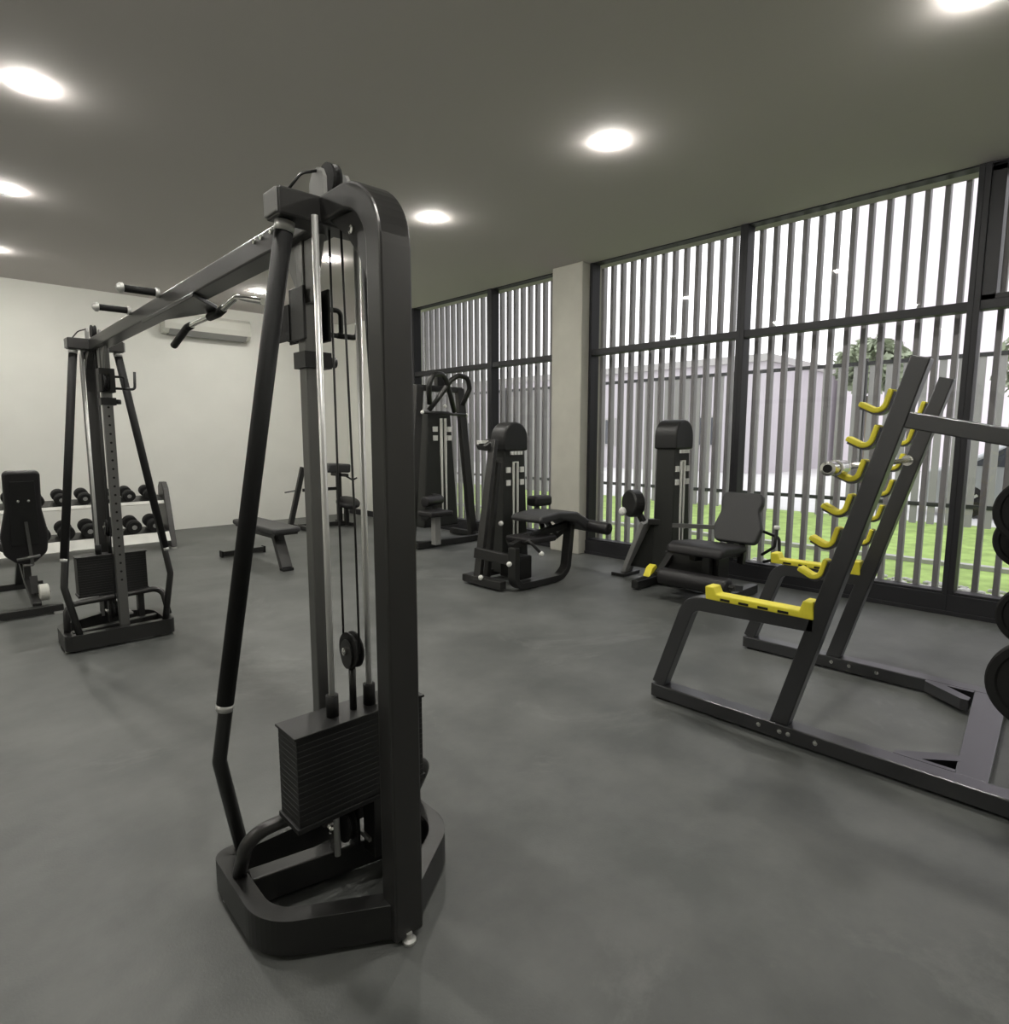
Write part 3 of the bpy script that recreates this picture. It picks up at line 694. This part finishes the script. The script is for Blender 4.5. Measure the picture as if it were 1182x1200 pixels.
obj('link_bar', MB().bar([(5.25,3.05,.60),(5.36,2.50,.62)], .03,.04), 'column', LE)

# tall pulldown machine
LP = thing('lat_pulldown_machine', (5.25, 6.65, 0), 'tall black pulldown machine with curved overhead arms by the far windows', 'gym machine')
obj('shroud', MB().faces([(4.92,6.60,.22),(5.52,6.60,.22),(5.52,6.90,.22),(4.92,6.90,.22),(5.06,6.66,1.80),(5.44,6.66,1.80),(5.44,6.90,1.80),(5.06,6.90,1.80)],
    [(3,2,1,0),(4,5,6,7),(0,1,5,4),(1,2,6,5),(2,3,7,6),(3,0,4,7)]), 'shroud', LP, .02, 3)
sm = MB()
for x in (5.235, 5.305): sm.box((x,6.595,.42),(x+.014,6.64,1.70))
sm.box((5.235,6.592,.42),(5.319,6.61,.436))
st_ = obj('slot_trim', sm, 'shelf', LP); st_['label'] = 'pale trim around the weight slot'
for x in (5.12, 5.36):
    for z in (1.40, 1.52): obj('instruction_decal', MB().box((x,6.615,z),(x+.06,6.66,z+.07)), 'white', LP)
obj('frame_leg', MB().bar([(5.80,6.62,.03),(5.62,6.68,2.12)], .12,.08, up=(0,1,0)), 'steel2', LP, .008)
obj('frame_leg', MB().bar([(4.70,6.62,.03),(4.92,6.68,2.12)], .12,.08, up=(0,1,0)), 'steel2', LP, .008)
obj('base_frame', MB().bar([(4.60,6.35,.05),(5.84,6.35,.05)], .08,.08).bar([(4.68,6.35,.05),(4.68,7.1,.05)], .08,.08).bar([(5.80,6.35,.05),(5.80,7.1,.05)], .08,.08), 'steel', LP, .006)
obj('top_beam', MB().bar([(4.86,6.70,2.10),(5.66,6.70,2.10)], .10,.08), 'steel2', LP, .008)
obj('top_bracket', MB().box((5.22,6.66,2.14),(5.36,6.74,2.30)), 'steel', LP, .006)
for s in (-1, 1):
    c = 5.24
    pts = [(c-s*.22,6.60,1.80),(c-s*.10,6.52,1.98),(c+s*.04,6.45,2.20),(c+s*.14,6.41,2.27),(c+s*.30,6.40,2.25),(c+s*.35,6.42,2.10),(c+s*.28,6.50,1.88)]
    obj('swing_arm', MB().tube(pts, .034, .10), 'steel', LP)
obj('handle_bar', MB().cyl((4.84,6.50,1.77),(5.60,6.50,1.75), .02), 'black', LP)
for p in ((4.84,6.50,1.77),(5.60,6.50,1.75),(5.26,6.55,1.86)): obj('knob', MB().ico(p, .026, 2), 'white', LP)
roller(LP, (4.70,6.30,.62), (5.05,6.42,.62), .07)
roller(LP, (4.70,6.30,.44), (5.05,6.42,.44), .07, 'vinylg')
obj('seat_pad', MB().box((4.62,6.05,.44),(4.98,6.36,.51)), 'vinyl', LP, .025, 4, True)
obj('seat_post', MB().bar([(4.82,6.22,.06),(4.82,6.22,.44)], .09,.09, up=(1,0,0)), 'grey', LP, .006)
obj('knee_post', MB().bar([(4.95,6.40,.05),(4.95,6.42,.70)], .06,.06, up=(1,0,0)), 'steel', LP, .006)

# ------------------------------------------------------------------ outdoors
struct('lawn', MB().box((6.16, -12, -.3), (13.3, 30, -.1)), 'lawn', 'bright green lawn outside the windows', 'lawn')
struct('street', MB().box((13.3, -30, -.32), (60, 60, -.13)), 'road', 'pale paved street beyond the lawn', 'street')
struct('lawn_edging', MB().box((8.85, -12, -.12), (8.97, 30, -.05)), 'kerb', 'thin grey edging strip across the lawn', 'edging')
gv = MB()
for k in range(900):
    r = random.uniform(.015, .05); y_ = random.uniform(-2, 5)
    gv.ico((random.uniform(7.15, 7.7), y_, -.09), r, 1, (1, 1, .6), .2)
tag(obj('gravel', gv, 'gravel'), 'pale gravel strip at the foot of the slat screen', 'gravel', None, 'stuff')

FN = thing('boundary_fence', (13.0, 4, -.1), 'dark picket fence with flat rails beyond the lawn', 'fence')
for z in (2.78, .22): obj('rail', MB().box((12.97, -6, z), (13.03, 26, z+.07)), 'wframe', FN)
mb = MB(); y = -6
while y < 26:
    mb.box((12.985, y, -.1), (13.015, y+.11, 2.80)); y += .27
obj('picket_panel', mb, 'slat', FN)
y = -6
while y < 26:
    obj('post', MB().box((12.95, y, -.1), (13.05, y+.09, 2.9)), 'wframe', FN); y += 3.2

def building(name, x0, x1, y0, y1, h, m, label, floors, ncol):
    B = thing(name, ((x0+x1)/2, (y0+y1)/2, -.13), label, 'building')
    obj('wall', MB().box((x0, y0, -.13), (x1, y1, h)), m, B)
    obj('parapet', MB().box((x0-.15, y0-.15, h), (x1+.15, y1+.15, h+.3)), 'kerb', B)
    for f in range(floors):
        for c in range(ncol if ncol > 5 else 2):
            yy = y0 + (c+.5)*(y1-y0)/ncol; zz = 1.0 + f*(h-.5)/floors
            w = obj('window', MB().box((x0-.06, yy-.65, zz), (x0+.02, yy+.65, zz+1.4)), 'kerb', B)
            obj('pane', MB().box((x0-.075, yy-.56, zz+.09), (x0-.05, yy-.03, zz+1.31)).box((x0-.075, yy+.03, zz+.09), (x0-.05, yy+.56, zz+1.31)), 'dglass', w)
building('apartment_building', 34, 46, -4, 10.6, 24, 'render1', 'tall pale mauve building across the street behind the rack', 6, 5)
building('low_building', 26, 36, 11, 60, 4.6, 'render2', 'low grey building across the street seen between slats', 1, 9)

def tree(x, y, h, r, label):
    T = thing('street_tree', (x, y, -.13), label, 'tree')
    obj('trunk', MB().tube([(x,y,-.13),(x+.1,y,h*.3),(x,y+.15,h*.55)], [.16,.12,.08], 0, 10), 'bark', T)
    lf = MB()
    for k in range(1500):
        d = V((random.gauss(0,1), random.gauss(0,1), random.gauss(0,1))).normalized()*r*random.uniform(.35,1)**.6
        c = V((x, y, h*.72)) + V((d.x, d.y, d.z*.8)); s = random.uniform(.10,.2)
        R = Matrix.Rotation(random.uniform(0,6.3), 3, V((random.gauss(0,1),random.gauss(0,1),random.gauss(0,1))))
        a, b = R @ V((s,0,0)), R @ V((0,s*.5,0))
        lf.faces([c-a, c-b, c+a, c+b], [(0,1,2,3)])
    obj('crown', lf, 'leaf', T)
tree(18.5, 5.0, 4.6, .9, 'small pale tree behind the fence, above the top yellow hook of the rack')
tree(19.5, 1.3, 4.4, 1.3, 'pale bushy tree behind the fence at the right edge')

CR = thing('parked_car', (15.6, 1.0, -.13), 'grey car parked beyond the fence at the right', 'car')
z0 = -.13
bo_ = [(-1.2,z0+.25),(-1.2,z0+.75),(-.9,z0+.92),(-.25,z0+.98),(.35,z0+1.42),(1.7,z0+1.45),(2.5,z0+1.0),(2.95,z0+.92),(3.0,z0+.3),(2.9,z0+.22)]
obj('body', MB().prism(bo_, 'x', 14.75, 16.4, True), 'carpaint', CR, .08, 4, True)
obj('side_window', MB().prism([(.0,z0+1.0),(.45,z0+1.36),(1.0,z0+1.38),(1.0,z0+1.0)], 'x', 14.735, 14.76).prism([(1.07,z0+1.0),(1.07,z0+1.38),(1.66,z0+1.38),(2.2,z0+1.03)], 'x', 14.735, 14.76), 'dglass', CR)
for y in (-.55, 2.2):
    for x in (14.74, 16.2):
        w = obj('wheel', MB().lathe([(.02,0),(.31,0),(.33,.03),(.33,.18),(.31,.21),(.02,.21)], (x, y, z0+.33), (1,0,0), 28), 'rubber', CR)
        sp_ = MB()
        for k in range(5):
            a = k*2*PI/5
            sp_.bar([(x-.012, y+.03*math.cos(a), z0+.33+.03*math.sin(a)), (x-.012, y+.22*math.cos(a), z0+.33+.22*math.sin(a))], .05, .02, up=(1,0,0))
        obj('rim_spokes', sp_, 'silver', w)

# ------------------------------------------------------------------ world, camera, view
w = bpy.data.worlds.new('overcast_sky'); SC.world = w; w.use_nodes = True
nt = w.node_tree; bg = nt.nodes['Background']
tc = nt.nodes.new('ShaderNodeTexCoord'); sx = nt.nodes.new('ShaderNodeSeparateXYZ'); rp = nt.nodes.new('ShaderNodeValToRGB')
nt.links.new(tc.outputs['Generated'], sx.inputs[0]); nt.links.new(sx.outputs['Z'], rp.inputs['Fac'])
rp.color_ramp.elements[0].color = (.92, .90, .93, 1); rp.color_ramp.elements[1].color = (.96, .98, 1, 1)
nt.links.new(rp.outputs['Color'], bg.inputs['Color']); bg.inputs['Strength'].default_value = 2.2

cam = bpy.data.cameras.new('camera'); co = bpy.data.objects.new('camera', cam); COL.objects.link(co)
cam.sensor_fit = 'VERTICAL'; cam.sensor_height = 36; cam.lens = 36*714/1200
cam.clip_start = .05; cam.clip_end = 300
co.location = (0, 0, 1.45); co.rotation_euler = (math.radians(90-7.026), 0, math.radians(-44.258))
SC.camera = co
vs = SC.view_settings
vs.view_transform = 'Standard'; vs.look = 'None'; vs.gamma = 1; vs.use_curve_mapping = False; vs.exposure = 0.0
